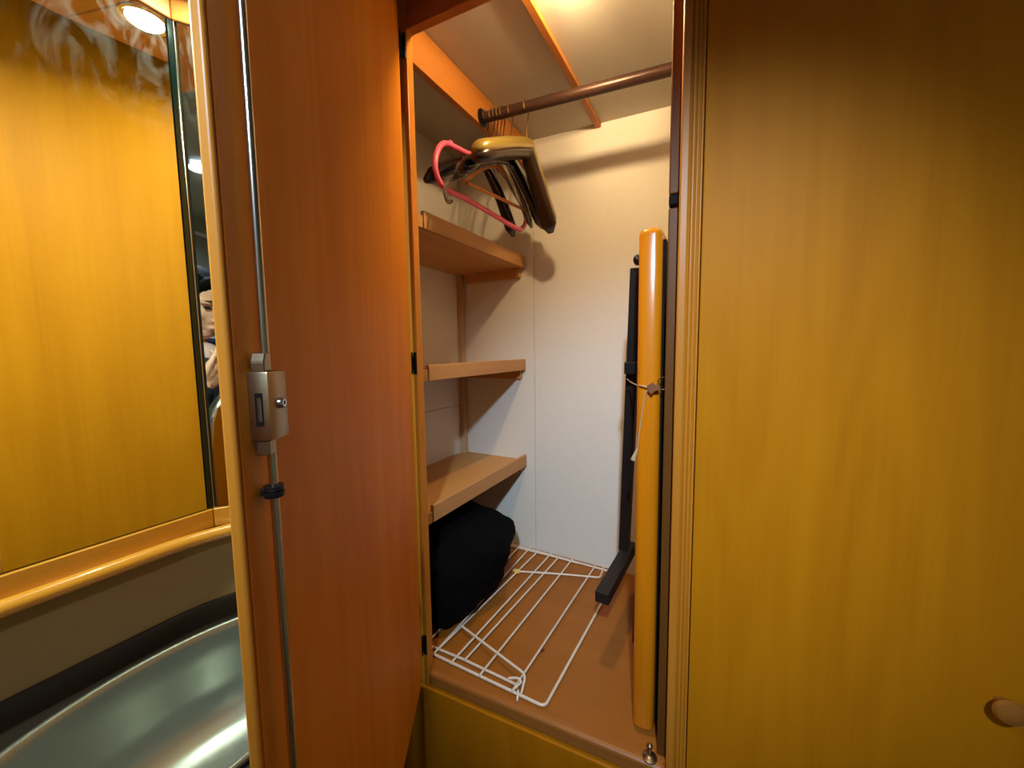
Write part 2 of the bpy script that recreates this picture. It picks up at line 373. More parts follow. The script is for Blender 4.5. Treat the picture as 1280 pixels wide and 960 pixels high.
b = NB(); obox(b, DP(SR-.0038, 1.2848, .0165), DE*.0016, DN*.0004, (0, 0, .0026)); obj('keyhole', b, 'black_plastic', DR)
for z0, z1 in ((1.308, 1.3205), (1.252, 1.262)):
    b = NB(); prism(b, [DP(SR-.001, z0, .002), DP(SR+.008, z0, .002), DP(SR+.008, (z0+z1)/2 if z0 > 1.3 else z1, .002), DP(SR+.0055, z1, .002), DP(SR+.001, z1, .002)], DN*.009, .0008, 1); obj('rod_bracket', b, 'nickel', DR)
b = NB(); lathe(b, [(.0030, -.004), (.0062, -.004), (.0066, -.001), (.0052, 0), (.0066, .001), (.0062, .004), (.0030, .004)], DP(SR+.0004, 1.2255, .0075), (0, 0, 1), 18)
obox(b, DP(SR-.0045, 1.2225, 0), DE*.009, DN*.004, (0, 0, .006), .001, 1); obj('rod_guide', b, 'black_plastic', DR, True)
for zc in (1.888, 1.296, .694):
    b = NB()
    obox(b, DP(.003, zc-.022, .0002), DE*.009, DN*.0022, (0, 0, .044), .0012, 2)
    tube(b, [HG+DE*.001+DN*.004+V((0, 0, zc-.013)), HG+DE*.001+DN*.004+V((0, 0, zc+.013))], .0034, 12)
    for dz in (-.015, .009): obox(b, DP(-.002, zc+dz, .001), DE*.008, DN*.0036, (0, 0, .006), .0008, 1)
    obox(b, FP(.0045, .0002, zc-.022), FE*.008, FN*.0022, (0, 0, .044), .0012, 2)
    obj('hinge', b, 'black_plastic', DR, True)

# ---- lamp above the opening inside the wardrobe
LWP = V((-.25, .623, 1.949))
WL = thing('cabinet_lamp', 'small warm lamp under the wardrobe ceiling just inside the top of the opening', 'lamp', LWP+V((0, 0, .0131)))
b = NB(); lathe(b, [(0, .0131), (.02, .0131), (.02, .0115), (.012, .0105), (.012, .009), (0, .009)], LWP, (0, 0, 1), 24); obj('lamp_base', b, 'white_trim', WL, True)
b = NB(); ball(b, LWP, (.011, .011, .012)); obj('bulb', b, 'lens_warm', WL, True)
b = NB(); lathe(b, [(0, -.0185), (.0085, -.0178), (.0102, -.0155), (.0102, -.014), (.0085, -.016), (0, -.0165)], LWP, (0, 0, 1), 24)  # unseen cap added below the bulb to hold its light off the floor
for k in range(3): tube(b, [LWP+V((.0100*math.cos(k*2.094), .0100*math.sin(k*2.094), -.0150)), LWP+V((.0132*math.cos(k*2.094), .0132*math.sin(k*2.094), .012))], .0007, 6)
obj('added_light_shield', b, 'white_trim', WL, True)
ld = bpy.data.lights.new('bulb_light', 'POINT'); ld.energy = P_WARD; ld.color = C_WARD; ld.shadow_soft_size = .02
lo = bpy.data.objects.new('bulb_light', ld); COL.objects.link(lo); lo.parent = WL; lo.location = LWP-WL.location

# ================================================================== TALL CUPBOARD ON THE RIGHT
TC = thing('tall_cupboard', 'tall honey-coloured wooden cupboard with closed door right of the open wardrobe', 'cupboard', FP(.9, -.25, 0))
S0 = .4875
b = NB(); obox(b, FP(S0, -.02, 0), FE*.0125, FN*.022, (0, 0, 1.995), .0025, 3); obj('stile', b, 'wood_frame', TC)
b = NB(); obox(b, FP(S0+.0125, -.02, 0), FE*.0165, FN*.0175, (0, 0, 1.995)); obj('moulding_back', b, 'wood_outer', TC)
for s, r in ((.0168, .0028), (.0222, .0019), (.0275, .0019)):
    b = NB(); tube(b, [FP(S0+s, -.0022, .001), FP(S0+s, -.0022, 1.994)], r, 12); obj('bead', b, 'wood_frame', TC, True)
b = NB(); obox(b, FP(S0+.0305, -.018, .03), FE*.44, FN*.0185, (0, 0, 1.95), .0015); CD = obj('door', b, 'wood_outer', TC)
kp = hitpl(1262, 890, FP(0, .016, 0), FN)
b = NB(); lathe(b, [(.006, 0), (.006, .008), (.013, .013), (.0148, .017), (.0125, .021), (.006, .0232), (0, .0236)], kp-FN*.0162, FN, 28); obj('knob', b, 'wood_knob', CD, True, label='round turned wooden knob')
b = NB(); obox(b, FP(S0+.4725, -.02, 0), FE*.03, FN*.022, (0, 0, 1.995), .0025, 3); obj('stile', b, 'wood_frame', TC)
b = NB(); obox(b, FP(S0+.015, -.53, 0), FE*.49, FN*.508, (0, 0, 1.97)); obj('body', b, 'cream', TC)
b = NB(); obox(b, FP(S0+.5035, -.03, 0), FE*.76, FN*.03, (0, 0, ZC)); struct('wall_front', b, 'room_wall', label='wall continuing to the right of the tall cupboard')

# ================================================================== FOLDED TABLE
TB = thing('folding_table', 'folded wooden table stood on end with black metal legs against the right jamb', 'table', (-.106, .88, ZF))
b = NB(); obox(b, (-.1245, .658, ZF+.003), (.0365, .003, 0), (0, .42, 0), (-.0015, .0, .878), .0115, 4); TT = obj('tabletop', b, 'wood_table', TB, True)
b = NB(); obox(b, (-.0875, .672, ZF+.02), (.004, 0, 0), (0, .40, 0), (-.0015, 0, .842), .0015, 2); obj('black_underside', b, 'black_laminate', TB)
# hinged T-leg hanging slightly away from the top
LT = hit(795, 335, 0, -.152); LB = hit(779, 688, 0, -.2)
ldir = (LB-LT).normalized(); lw = V((0, 1, 0)) - ldir*ldir.y; lw.normalize(); lx = ldir.cross(lw).normalized()
if lx.x < 0: lx = -lx
b = NB(); obox(b, LT-lx*.011-lw*.002, ldir*(LB-LT).length, lw*.03, lx*.022, .0015); obj('leg', b, 'black_steel', TB)
fa = hit(789, 682, 0, -.196); fb = hit(752, 748, 0, -.208)
fd = (fb-fa); fz = V((0, 0, 1)) - fd.normalized()*fd.normalized().z; fz.normalize(); fx = fd.normalized().cross(fz)
if fx.x < 0: fx = -fx
b = NB(); obox(b, fa-fx*.015-fz*.0125, fd, fz*.025, fx*.03, .002); obj('foot', b, 'black_steel', TB)
P2 = hit(789, 330, 0, -.14); b = NB(); obox(b, (-.1475, .775, .706), (.014, 0, 0), (0, .03, 0), (.012, 0, .76), .001, 1); obj('leg', b, 'black_steel', TB)
b = NB(); ball(b, (-.1405, .788, .698), (.007, .009, .010)); obj('foot_cap', b, 'leather', TB, True)
c0 = hit(790, 460, 0, -.158); b = NB(); obox(b, c0-V((.013, .012, .012)), (.03, 0, 0), (0, .03, 0), (0, 0, .024), .002); obj('bracket', b, 'black_plastic', TB)
b = NB(); ball(b, hit(797, 325, 0, -.146), (.008, .012, .010)); obj('pivot', b, 'black_plastic', TB, True)
# cord tied round the table, with leather tab, ring and tassel
YB = .6525
CT = thing('tie_cord', 'thin string knotted round the folded table with leather tab and metal ring', 'string', hit(808, 487, 1, YB))
k = lambda px, py, y=YB: hit(px, py, 1, y)
b = NB(); tube(b, smooth_path([hit(784, 474, 0, -.165), hit(789, 478, 0, -.158), k(795, 481, .70), k(799, 482, .66), k(806, 483), k(812, 485), k(808, 489)], 6), .0013, 8); obj('string', b, 'cord', CT, True)
b = NB(); tube(b, smooth_path([k(810, 486), k(806, 496), k(802, 520), k(798.5, 545), k(796.5, 562)], 6), .0010, 8); obj('tail', b, 'cord', CT, True)
b = NB(); tube(b, [k(797, 561), k(794.5, 567), k(791.5, 575)], [.0018, .0032, .0044], 9); obj('tassel', b, 'cord', CT, True)
b = NB(); prism(b, [k(809, 482, YB-.002), k(816, 478, YB-.002), k(820, 482, YB-.002), k(824, 478, YB-.002), k(824, 487, YB-.002), k(818, 489, YB-.002), k(815, 493, YB-.002), k(811, 489, YB-.002)], (0, -.003, 0)); obj('leather_tab', b, 'leather', CT)
b = NB(); tube(b, smooth_path([k(823, 482, YB-.004), k(823.5, 475, YB-.004), k(829, 471.5, YB-.003), k(834, 475, YB-.002), k(834, 482, YB-.002), k(829, 487, YB-.003)], 6, True), .0009, 8, True); obj('ring', b, 'chrome', CT, True)

# ================================================================== HANGERS ON THE RAIL
HGRP = 'clothes hangers on the wardrobe rail'
def hook(t, X, zn, m, yn=None, r=.0017, flip=1):
    c = railp(X); R = .0128+r+.0006; yn = c.y if yn is None else yn
    pts = [V((X, yn, zn-.004)), V((X, yn, zn+.012)), V((X, c.y+flip*.006, c.z-.034))]
    for k in range(0, 15):
        a = math.radians(-35+k*255/14); pts.append(V((X, c.y+flip*R*math.cos(a), c.z+R*math.sin(a))))
    obj('hook', tube(NB(), smooth_path(pts, 3), r, 8), m, t, True)
def arms(X, e1, nk, e2, bulge, n=9, dx1=0, dx2=0, ex=1.25):
    """spine of a shaped hanger: front end, neck, rear end (y, z); returns points and parameter -1..1"""
    pts, ts = [], []
    for i in range(-n, n+1):
        t = i/n; e = e1 if t < 0 else e2; a = abs(t); dx = dx1 if t < 0 else dx2
        y = nk[0]+(e[0]-nk[0])*a; z = nk[1]+(e[1]-nk[1])*(a**ex) + bulge*math.sin(math.pi*a)
        pts.append(V((X+dx*a*a, y, z))); ts.append(t)
    return pts, ts
def shaped(name, label, X, e1, nk, e2, body, hookm, wn=.007, we=.022, hn=.014, he=.010, bulge=.012, lining=None, dx1=0, dx2=0, smooth='all', notch=False, ex=1.05):
    t = thing(name, label, 'hanger', (X, nk[0], nk[1]), HGRP)
    pts, ts = arms(X, e1, nk, e2, bulge, dx1=dx1, dx2=dx2, ex=ex)
    cap = lambda a: 1 if a < .9 else math.sqrt(max(.12, 1-((a-.9)/.1)**2*.88))
    rs = [((wn+(we-wn)*abs(u)**1.1)*cap(abs(u)), (hn+(he-hn)*abs(u))*cap(abs(u))) for u in ts]
    obj('body', tube(NB(), pts, rs, 16, up=(1, 0, 0)), body, t, smooth)
    if lining:
        p2 = [p-V((0, 0, .011+.002*abs(u))) for p, u in zip(pts, ts)]
        obj('lining', tube(NB(), p2, [(a*.985, c*.9) for a, c in rs], 16, up=(1, 0, 0)), lining, t, smooth)
    if notch:
        for i in (2, -3):
            p = pts[i]; b = NB(); tube(b, [p-V((0, 0, .004)), p-V((0, 0, .024))], [(.006, .004), (.0045, .003)], 10); obj('strap_peg', b, body, t, True)
    hook(t, X, nk[1]+hn*.6, hookm, nk[0])
    return t
shaped('coat_hanger', 'broad olive-gold coat hanger nearest the right, foremost of the hangers', -0.437, (0.6560, 1.7089), (.888, 1.816), (1.0262, 1.6578), 'olive', 'brass', .018, .0255, .021, .017, .004, 'dark_brown', dx1=.0, dx2=.004, ex=1.0)
shaped('coat_hanger', 'broad glossy black coat hanger just behind the olive one', -0.479, (.672, 1.690), (.875, 1.795), (1.075, 1.678), 'black_gloss', 'brass', .009, .019, .018, .017, .010)
shaped('coat_hanger', 'glossy black coat hanger reaching furthest left, with strap pegs', -0.549, (0.6409, 1.6705), (.868, 1.795), (1.0209, 1.6515), 'black_gloss', 'chrome', .010, .018, .018, .017, .012, notch=True)
shaped('clear_hanger', 'smoky clear plastic hanger between the black ones, with squared end', -0.501, (.678, 1.684), (.872, 1.800), (1.045, 1.676), 'smoke_clear', 'chrome', .005, .009, .013, .018, .008)
# clear hanger with curled lower end
t = shaped('clear_hanger', 'clear grey plastic hanger with a curled end below the pink hanger', -0.521, (0.6953, 1.6879), (.876, 1.79), (1.0786, 1.7014), 'smoke_clear', 'chrome', .003, .004, .010, .008, .008)
b = NB(); tube(b, smooth_path([(-.521, y_*.963, 1.32+(z_-1.32)*.963) for y_, z_ in ((.735, 1.708), (.705, 1.690), (.694, 1.665), (.703, 1.646), (.717, 1.652))], 6), .0042, 10); obj('curled_end', b, 'smoke_clear', t, True)
# wooden hanger with trouser bar
t = shaped('wooden_hanger', 'flat orange wooden hanger with a trouser bar', -0.511, (.715, 1.690), (.868, 1.788), (1.075, 1.722), 'wood_hanger', 'brass', .004, .0045, .013, .012, .010)
b = NB(); tube(b, [(-.5115, .735, 1.692), (-.5115, 1.055, 1.722)], .0042, 10); obj('trouser_bar', b, 'wood_hanger', t, True)
# pink tubular hanger
X = -.531; t = thing('pink_hanger', 'pink plastic tubular hanger among the black hangers', 'hanger', (X, .87, 1.82), HGRP)
pp = smooth_path([(X, .872, 1.826), (X, .84, 1.800), (X, .78, 1.775), (X, .72, 1.765), (X, .684, 1.757), (X, .662, 1.735), (X, .651, 1.700), (X, .664, 1.672), (X, .70, 1.664), (X, .75, 1.668), (X, .88, 1.668), (X, 1.005, 1.667), (X, 1.04, 1.676), (X, 1.0655, 1.705), (X, 1.05, 1.735), (X, 1.01, 1.757), (X, .95, 1.785), (X, .90, 1.812)], 6, True)
obj('body', tube(NB(), pp, .0062, 10, True), 'pink', t, True)
b = NB(); tube(b, [(X, .706, 1.770), (X, .703, 1.758)], [(.0055, .006), (.006, .008)], 8); obj('strap_notch', b, 'pink', t, True)
hook(t, X, 1.83, 'chrome', .875)

# ================================================================== WHITE WIRE RACK AND BLACK CLOTHES ON THE WARDROBE FLOOR
RK = thing('wire_rack', 'white coated wire shelf rack lying on the wardrobe floor', 'rack', (-.43, .87, ZF))
zr = ZF+.0045
g = lambda px, py, z=zr: hit(px, py, 2, z)
fc = g(681, 883.5); fl = g(534.5, 814); rb = g(774, 714)
obj('outer_frame', tube(NB(), round_path([fl+V((-.06, -.002, 0)), fl, fc, rb, V((rb.x-.004, 1.128, zr)), V((-.68, 1.136, zr))], .012), .0030, 10), 'white_wire', RK, True)
obj('inner_wire', tube(NB(), [g(540, 808)+V((-.06, -.002, 0)), g(581, 825), g(645, 855.5)], .0027, 9), 'white_wire', RK, True)
obj('inner_wire', tube(NB(), [g(636, 682)+V((-.05, 0, 0)), g(671, 690.6), g(697, 697), g(722, 704)], .0027, 9), 'white_wire', RK, True)
zw = zr+.0035
for a, c in (((548.4, 811), (671, 690.6)), ((563, 829.5), (689.3, 691.4)), ((581, 825), (698, 697)), ((599, 845), (715.5, 699)), ((640, 864.5), (744, 707.4))):
    obj('wire', tube(NB(), [g(*a, zw), g(*c, zw)], .0024, 8), 'white_wire', RK, True)
for c in ((648, 684.5), (664, 683)):
    c = g(*c, zw); obj('wire', tube(NB(), [V((c.x+.012, .618, zw)), c], .0024, 8), 'white_wire', RK, True)
obj('folding_foot', tube(NB(), round_path([g(576.5, 782, zr+.008), g(657.5, 843.5, zr+.018), g(651.5, 867, zr)], .012), .0028, 9), 'white_wire', RK, True)
obj('folding_foot', tube(NB(), round_path([g(635, 848, zr+.016), g(647, 847, zr+.014), g(652.5, 852.5, zr+.010), g(643, 861, zr+.002)], .006), .0024, 9), 'white_wire', RK, True)
obj('folding_foot', tube(NB(), round_path([g(646, 714, zr+.004), g(700, 717.5, zr+.006), g(750, 722, zr+.006), g(755, 708, zr)], .010), .0027, 9), 'white_wire', RK, True)
b = NB(); tube(b, [g(652, 854, zr+.006), g(649, 864, zr+.002)], .0045, 8); obj('hinge_clip', b, 'rust', RK, True)
b = NB(); tube(b, [g(648, 862, zr+.004), g(646.5, 876, zr-.002)], .0024, 8); obj('hinge_clip', b, 'white_wire', RK, True)
b = NB(); ball(b, g(645.5, 714, zr+.005), (.013, .007, .007)); obj('end_cap', b, 'cream_plastic', RK, True, label='yellowed plastic end cap')
b = NB(); tube(b, [g(677, 813.5), g(679, 811)], .0033, 8); obj('rust_spot', b, 'rust', RK, True)

def cloth():
    b = NB()
    def lump(c, r, e, amp, f, seed, rz=0, ry=0):
        t = bmesh.new(); bmesh.ops.create_icosphere(t, subdivisions=5, radius=1)
        for v in t.verts:
            d = v.co.normalized(); s = V((math.copysign(abs(d.x)**e, d.x), math.copysign(abs(d.y)**e, d.y), math.copysign(abs(d.z)**e, d.z)))
            nz = noise.noise(d*f+V((seed, seed, 0)))*amp + abs(noise.noise(d*f*2.3+V((0, seed, 7))))*amp*.8
            p = V((s.x*r[0], s.y*r[1], s.z*r[2]))*(1+nz)
            p = Matrix.Rotation(ry, 3, 'Y') @ p; p = Matrix.Rotation(rz, 3, 'Z') @ p
            v.co = p+V(c); v.co.z = max(v.co.z, ZF+.011)
        me = bpy.data.meshes.new('t'); t.to_mesh(me); t.free(); b.from_mesh(me); bpy.data.meshes.remove(me)
    lump((-.662, .815, .735), (.135, .160, .105), .58, .10, 1.7, 3)
    lump((-.645, .850, .808), (.150, .125, .055), .45, .08, 2.0, 9, .35, .34)
    lump((-.640, .735, .690), (.085, .080, .058), .7, .12, 2.2, 5)
    b = remesh(b, .007, 3)
    for v in b.verts:
        n = noise.noise(v.co*17)*.006 + noise.noise(v.co*38)*.0025; v.co += v.normal*n
        v.co.z = max(v.co.z, ZF+.0108)
    return b
obj('black_clothes', cloth(), 'black_cloth', None, 'all', 'crumpled bundle of black clothes under the lowest shelf', 'clothes')

# small metal catch at the sill
bp_ = hit(812, 947, 2, ZF); BC = thing('door_catch', 'small metal door catch on the wardrobe sill below the folded table', 'catch', bp_)
b = NB(); lathe(b, [(0, 0), (.012, 0), (.012, .002), (.007, .0045), (.0045, .006), (0, .006)], bp_, (0, 0, 1), 20); obj('base', b, 'nickel', BC, True)
b = NB(); lathe(b, [(.0032, .004), (.0032, .017), (.0046, .019), (.0046, .023), (.002, .026), (0, .0262)], bp_, (0, 0, 1), 16); obj('pin', b, 'nickel', BC, True)

# ================================================================== WASH CORNER
def mirror(name, label, o, along, length, nrm, strip=False):
    t = thing(name, label, 'mirror', o+along*length*.5+V((0, 0, MZ0)))
    T = .0055
    b = NB(); obox(b, o+nrm*.0005+V((0, 0, MZ0)), along*length, nrm*T, (0, 0, MZ1-MZ0), .0012, 2)
    g = obj('glass', b, ['glass_edge', 'mirror_glass'], t)
    nl = nrm
    for p in g.data.polygons:
        if p.normal.dot(nl) > .98: p.material_index = 1
    if strip:
        b = NB(); obox(b, o+nrm*.0005+along*(length+.0004)+V((0, 0, MZ0)), along*.0066, nrm*T, (0, 0, MZ1-MZ0), .0008, 2); obj('edge_strip', b, 'glass_edge', t)
        b = NB(); obox(b, o+nrm*.0005+along*(length+.0070)+V((0, 0, MZ0)), along*.0014, nrm*(T+.0008), (0, 0, MZ1-MZ0), .0004, 1); obj('joint_line', b, 'chrome', t)
    return t
mirror('wall_mirror', 'large wall mirror over the basin reflecting the honey-coloured door', V((W, -.45, 0)), V((0, 1, 0)), .45+MY-.0075, V((1, 0, 0)), True)
mirror('corner_mirror', 'narrow angled corner mirror beside the door reflecting the photographer', MC+MDIR*.0065, MDIR, MW-.0125, MN)
# canopy board over both mirrors carrying the spotlight
CP = thing('mirror_canopy', 'wooden canopy board running above the two mirrors', 'canopy', (W, 0, MZ1))
ZL = 1.787; CW = .176
tt = CW/math.cos(MA/2); mit = MC + (V((1, 0, 0))+MN).normalized()*tt
mit2 = MC+MDIR*MW+MN*.085
def at_z(p, z): return V((p.x, p.y, z))
b = NB(); prism(b, [V((W, -.45, ZL)), V((W+CW, -.45, ZL)), at_z(mit, ZL), at_z(MC, ZL)], (0, 0, .016), .0012, 1); obj('board', b, 'wood_beam', CP)
b = NB(); prism(b, [at_z(MC, ZL)+MDIR*.0006, at_z(mit, ZL)+MDIR*.0006, at_z(mit2, ZL), at_z(e2, ZL)], (0, 0, .016), .0012, 1); obj('board', b, 'wood_beam', CP)
b = NB(); prism(b, [V((W, -.45, MZ1+.0004)), V((W+.008, -.45, MZ1+.0004)), at_z(MC, MZ1+.0004)+V((.008, -.0026, 0)), at_z(MC, MZ1+.0004)], (0, 0, ZL-MZ1-.0006), .001, 1); obj('top_strip', b, 'wood_beam', CP)
b = NB(); prism(b, [at_z(MC, MZ1+.0004), at_z(MC, MZ1+.0004)+V((.008, -.002, 0)), at_z(e2, MZ1+.0004)+MN*.008, at_z(e2, MZ1+.0004)], (0, 0, ZL-MZ1-.0006), .001, 1); obj('top_strip', b, 'wood_beam', CP)
b = NB(); box(b, (W+CW-.016, -.45, ZL+.016), (W+CW-.002, mit.y, ZC)); obj('fascia', b, 'wood_outer', CP)
def downlight(label, c, r, power, col, m='lens_cool', can=0, beam=None):
    t = thing('downlight', label, 'lamp', c, 'recessed ceiling spotlights')
    b = NB(); lathe(b, [(r, .004), (r, -.0012), (r+.004, -.003), (r+.007, -.002), (r+.008, 0), (r+.008, .004)], c, (0, 0, 1), 32); obj('bezel', b, 'chrome', t, True)
    b = NB(); lathe(b, [(0, -.0006), (r, -.0006), (r, .002), (0, .002)], c, (0, 0, 1), 32); obj('lens', b, m, t)
    if can:
        b = NB(); lathe(b, [(r+.001, .004), (r+.001, -can), (r+.006, -can-.001), (r+.010, -can+.002), (r+.011, .004)], c, (0, 0, 1), 32); obj('housing', b, 'white_trim', t, True)
    d = bpy.data.lights.new('spot_light', 'AREA'); d.shape = 'DISK'; d.size = 2*r*.96; d.energy = power; d.color = col
    o = bpy.data.objects.new('spot_light', d); COL.objects.link(o); o.parent = t; o.location = (0, 0, -.0022)
    if beam:   # the tilted reflector inside the spotlight
        d = bpy.data.lights.new('reflector_beam', 'SPOT'); d.energy = P_BEAM; d.color = col; d.spot_size = math.radians(46); d.spot_blend = 1; d.shadow_soft_size = .03
        o = bpy.data.objects.new('reflector_beam', d); COL.objects.link(o); o.parent = t; o.location = (0, 0, -.034)
        o.rotation_euler = (beam-c-V((0, 0, -.034))).to_track_quat('-Z', 'Y').to_euler()
    return t
downlight('round spotlight under the canopy above the basin, mirrored at top left', V((-.563, .2655, ZL)), .021, P_WASH, C_WASH)
downlight('round spotlight at the near end of the mirror canopy', V((-.535, -.12, ZL)), .026, P_WASH2, C_WASH)
downlight('round ceiling spotlight behind the photographer, mirrored in the narrow corner mirror', V((.166, -.543, ZC-.001)), .034, P_ROOM, C_ROOM, can=.012, beam=V((-.15, .75, 1.08)))
# wooden ledge and round rail under the mirrors
LG = thing('mirror_ledge', 'orange wooden ledge with rounded rail below the mirrors', 'ledge', (W, .1, 1.05))
b = NB(); prism(b, [V((W, -.45, 1.070)), V((W+.010, -.45, 1.070)), MC+V((.010, -.003, 1.070)), MC+V((0, 0, 1.070))], (0, 0, .0265), .001, 1); obj('board', b, 'wood_rail', LG)
b = NB(); prism(b, [MC+V((0, 0, 1.070)), MC+V((.010, -.0024, 1.070)), MC+MDIR*MW+MN*.010+V((0, 0, 1.070)), MC+MDIR*MW+V((0, 0, 1.070))], (0, 0, .0265), .001, 1); obj('board', b, 'wood_rail', LG)
b = NB(); tube(b, round_path([V((W+.017, -.45, 1.0655)), MC+V((.017, -.005, 1.0655)), MC+MDIR*MW+MN*.017+V((0, 0, 1.0655))], .07, 12), .0092, 16); obj('rail', b, 'wood_rail', LG, True)

# vanity unit: counter polygon keeps clear of the open door
VN = thing('vanity_unit', 'dark-topped vanity unit carrying the metal basin', 'cabinet', (-.5, .1, 0))
ZK = .933
def door_out(y, gap): # x of the door's outer face at depth y
    s = (HG.y-y)/(-DE.y); return (HG+DE*s-DN*DT).x-gap
top = [V((W+.0022, -.13, 0)), V((-.345, -.13, 0)), V((-.345, .06, 0)), V((door_out(.17, .022), .17, 0)), V((door_out(.405, .022), .405, 0)), e2-MDIR*.012+MN*.0022, MC+V((.0022, 0, 0))]
b = NB(); prism(b, [p+V((0, 0, ZK-.02)) for p in top], (0, 0, .02), .002, 2)
CB = V((-.502, .170, ZK)); BA, BB = .119, .192
# cut the oval opening out of the worktop
def cut_oval(b):
    me = bpy.data.meshes.new('t'); b.to_mesh(me); b.free(); o = bpy.data.objects.new('t', me); COL.objects.link(o)
    cb = NB(); lathe(cb, [(0, -.05), (1, -.05), (1, .05), (0, .05)], CB, (0, 0, 1), 48, BA*.97, BB*.97)
    bmesh.ops.recalc_face_normals(cb, faces=cb.faces[:])
    m2 = bpy.data.meshes.new('c'); cb.to_mesh(m2); cb.free(); c = bpy.data.objects.new('c', m2); COL.objects.link(c)
    md = o.modifiers.new('b', 'BOOLEAN'); md.operation = 'DIFFERENCE'; md.object = c; md.solver = 'EXACT'
    me3 = bpy.data.meshes.new_from_object(o.evaluated_get(bpy.context.evaluated_depsgraph_get()))
    bpy.data.objects.remove(o); bpy.data.objects.remove(c); b2 = bmesh.new(); b2.from_mesh(me3); return b2
bmesh.ops.recalc_face_normals(b, faces=b.faces[:])
obj('worktop', cut_oval(b), 'dark_counter', VN)
cpath = round_path([V((W+.002, -.45, 0)), MC+V((.002, -.0006, 0)), MC+MDIR*(MW-.002)+MN*.002], .16, 16)
def strip(z0, z1, th, m, name, par):
    n = len(cpath); b = NB(); T_ = [(cpath[min(i+1, n-1)]-cpath[max(i-1, 0)]).normalized() for i in range(n)]
    N_ = [V((t_.y, -t_.x, 0)) for t_ in T_]
    rows = [[b.verts.new(p+nn*o_+V((0, 0, z_))) for p, nn in zip(cpath, N_)] for o_, z_ in ((0, z0), (th, z0), (th, z1), (0, z1))]
    for j in range(4):
        for i in range(n-1): b.faces.new((rows[j][i], rows[j][i+1], rows[(j+1) % 4][i+1], rows[(j+1) % 4][i]))
    for i in (0, n-1): b.faces.new([r_[i] for r_ in rows])
    return obj(name, b, m, par, True)
strip(ZK, 1.062, .003, 'wash_wall', 'splash_panel', VN)
strip(ZK, .9645, .0065, 'dark_counter', 'upstand', VN)
fr_ = [V((-.36, -.12, 0)), V((-.36, .05, 0)), V((door_out(.17, .035), .165, 0)), V((door_out(.395, .04), .395, 0))]
for i, (p, q_) in enumerate(zip(fr_, fr_[1:])):
    d = (q_-p); n_ = V((d.y, -d.x, 0)).normalized(); b = NB(); obox(b, p-n_*.016+V((0, 0, .06)), d*.995, n_*.016, (0, 0, ZK-.021-.06), .001, 1); obj('front_panel', b, 'wood_outer', VN)
b = NB(); obox(b, V((W+.002, -.125, 0)), (.27, 0, 0), (0, .015, 0), (0, 0, ZK-.021)); obj('side_panel', b, 'wood_outer', VN)
# oval basin
BS = thing('wash_basin', 'oval silver-grey wash basin set in the dark counter', 'basin', CB)
prof = [(1.0, .002), (1.012, .0055), (.995, .0085), (.968, .0085), (.95, .006), (.935, -.002), (.915, -.03), (.875, -.065), (.79, -.098), (.62, -.116), (.35, -.124), (.12, -.127), (.0, -.1275)]
b = NB(); lathe(b, prof, CB, (0, 0, 1), 72, BA, BB); obj('bowl', b, 'basin_metal', BS, 'all', recalc=True)
b = NB(); lathe(b, [(0, 0), (.02, 0), (.024, .0015), (.026, .0015), (.027, -.001)], CB+V((0, 0, -.1265)), (0, 0, 1), 24); obj('drain', b, 'chrome', BS, True)

# ================================================================== SEEN ONLY IN THE NARROW MIRROR
# half-height wooden door leaf with a rounded corner and metal edging
HP = thing('half_door', 'curved-edged wooden half door with metal edging mirrored below the photographer', 'door', (-.2, -.1, 0))
out = [(-.292, 0), (-.300, .80), (-.305, .94), (-.306, 1.03), (-.304, 1.09), (-.296, 1.15), (-.283, 1.184), (-.262, 1.208), (-.235, 1.222), (-.20, 1.226), (-.13, 1.226)]
op = [V((x, -.09, z)) for x, z in out]
b = NB(); prism(b, op+[V((-.13, -.09, 0))], (0, -.02, 0)); obj('panel', b, 'wood_outer', HP)
b = NB(); tube(b, [p+V((0, -.01, 0)) for p in op], [(.0035, .0125)]*len(op), 12, up=(-.7, 0, .7)); obj('metal_edging', b, 'chrome', HP, True)
b = NB(); prism(b, [V((-.2555, -.0885, 1.02)), V((-.2515, -.0885, 1.045)), V((-.2505, -.0885, 1.09)), V((-.2535, -.0885, 1.13)), V((-.2565, -.0885, 1.09)), V((-.2585, -.0885, 1.05))], (0, -.003, 0)); obj('finger_slot', b, 'black_plastic', HP)

# ---- the photographer
PX, PY = -.005, -.425
PE = thing('person', 'person in navy jacket with dark hair, mirrored in the narrow corner mirror', 'person', (PX, PY-.02, 0))
hc = V((PX, PY, 1.487)); pitch = Matrix.Rotation(math.radians(-20), 3, 'X')
def hp(x, y, z): return hc + pitch @ V((x, y, z))          # head space: +y is where the face looks
def hb(b, c, r, u=20, v=14): ball(b, hp(*c), r, pitch, u, v)
b = NB()
hb(b, (0, -.012, .026), (.073, .092, .080)); hb(b, (0, .030, -.030), (.058, .060, .070)); hb(b, (0, .052, -.078), (.034, .030, .026))
for s in (-1, 1):
    hb(b, (s*.036, .052, -.028), (.026, .028, .026)); hb(b, (s*.030, .074, .020), (.028, .014, .009)); hb(b, (s*.072, -.012, -.010), (.010, .019, .030)); hb(b, (s*.050, .016, -.060), (.018, .030, .024))
    hb(b, (s*.009, .101, -.034), (.008, .009, .007))
limb(b, hp(0, .086, .012), hp(0, .106, -.030), .009, .012)
hb(b, (0, .088, -.058), (.021, .011, .006)); hb(b, (0, .086, -.066), (.018, .011, .006))
nb = V((PX, PY-.045, 1.33)); limb(b, nb, hp(0, -.02, -.05), .054, .050)
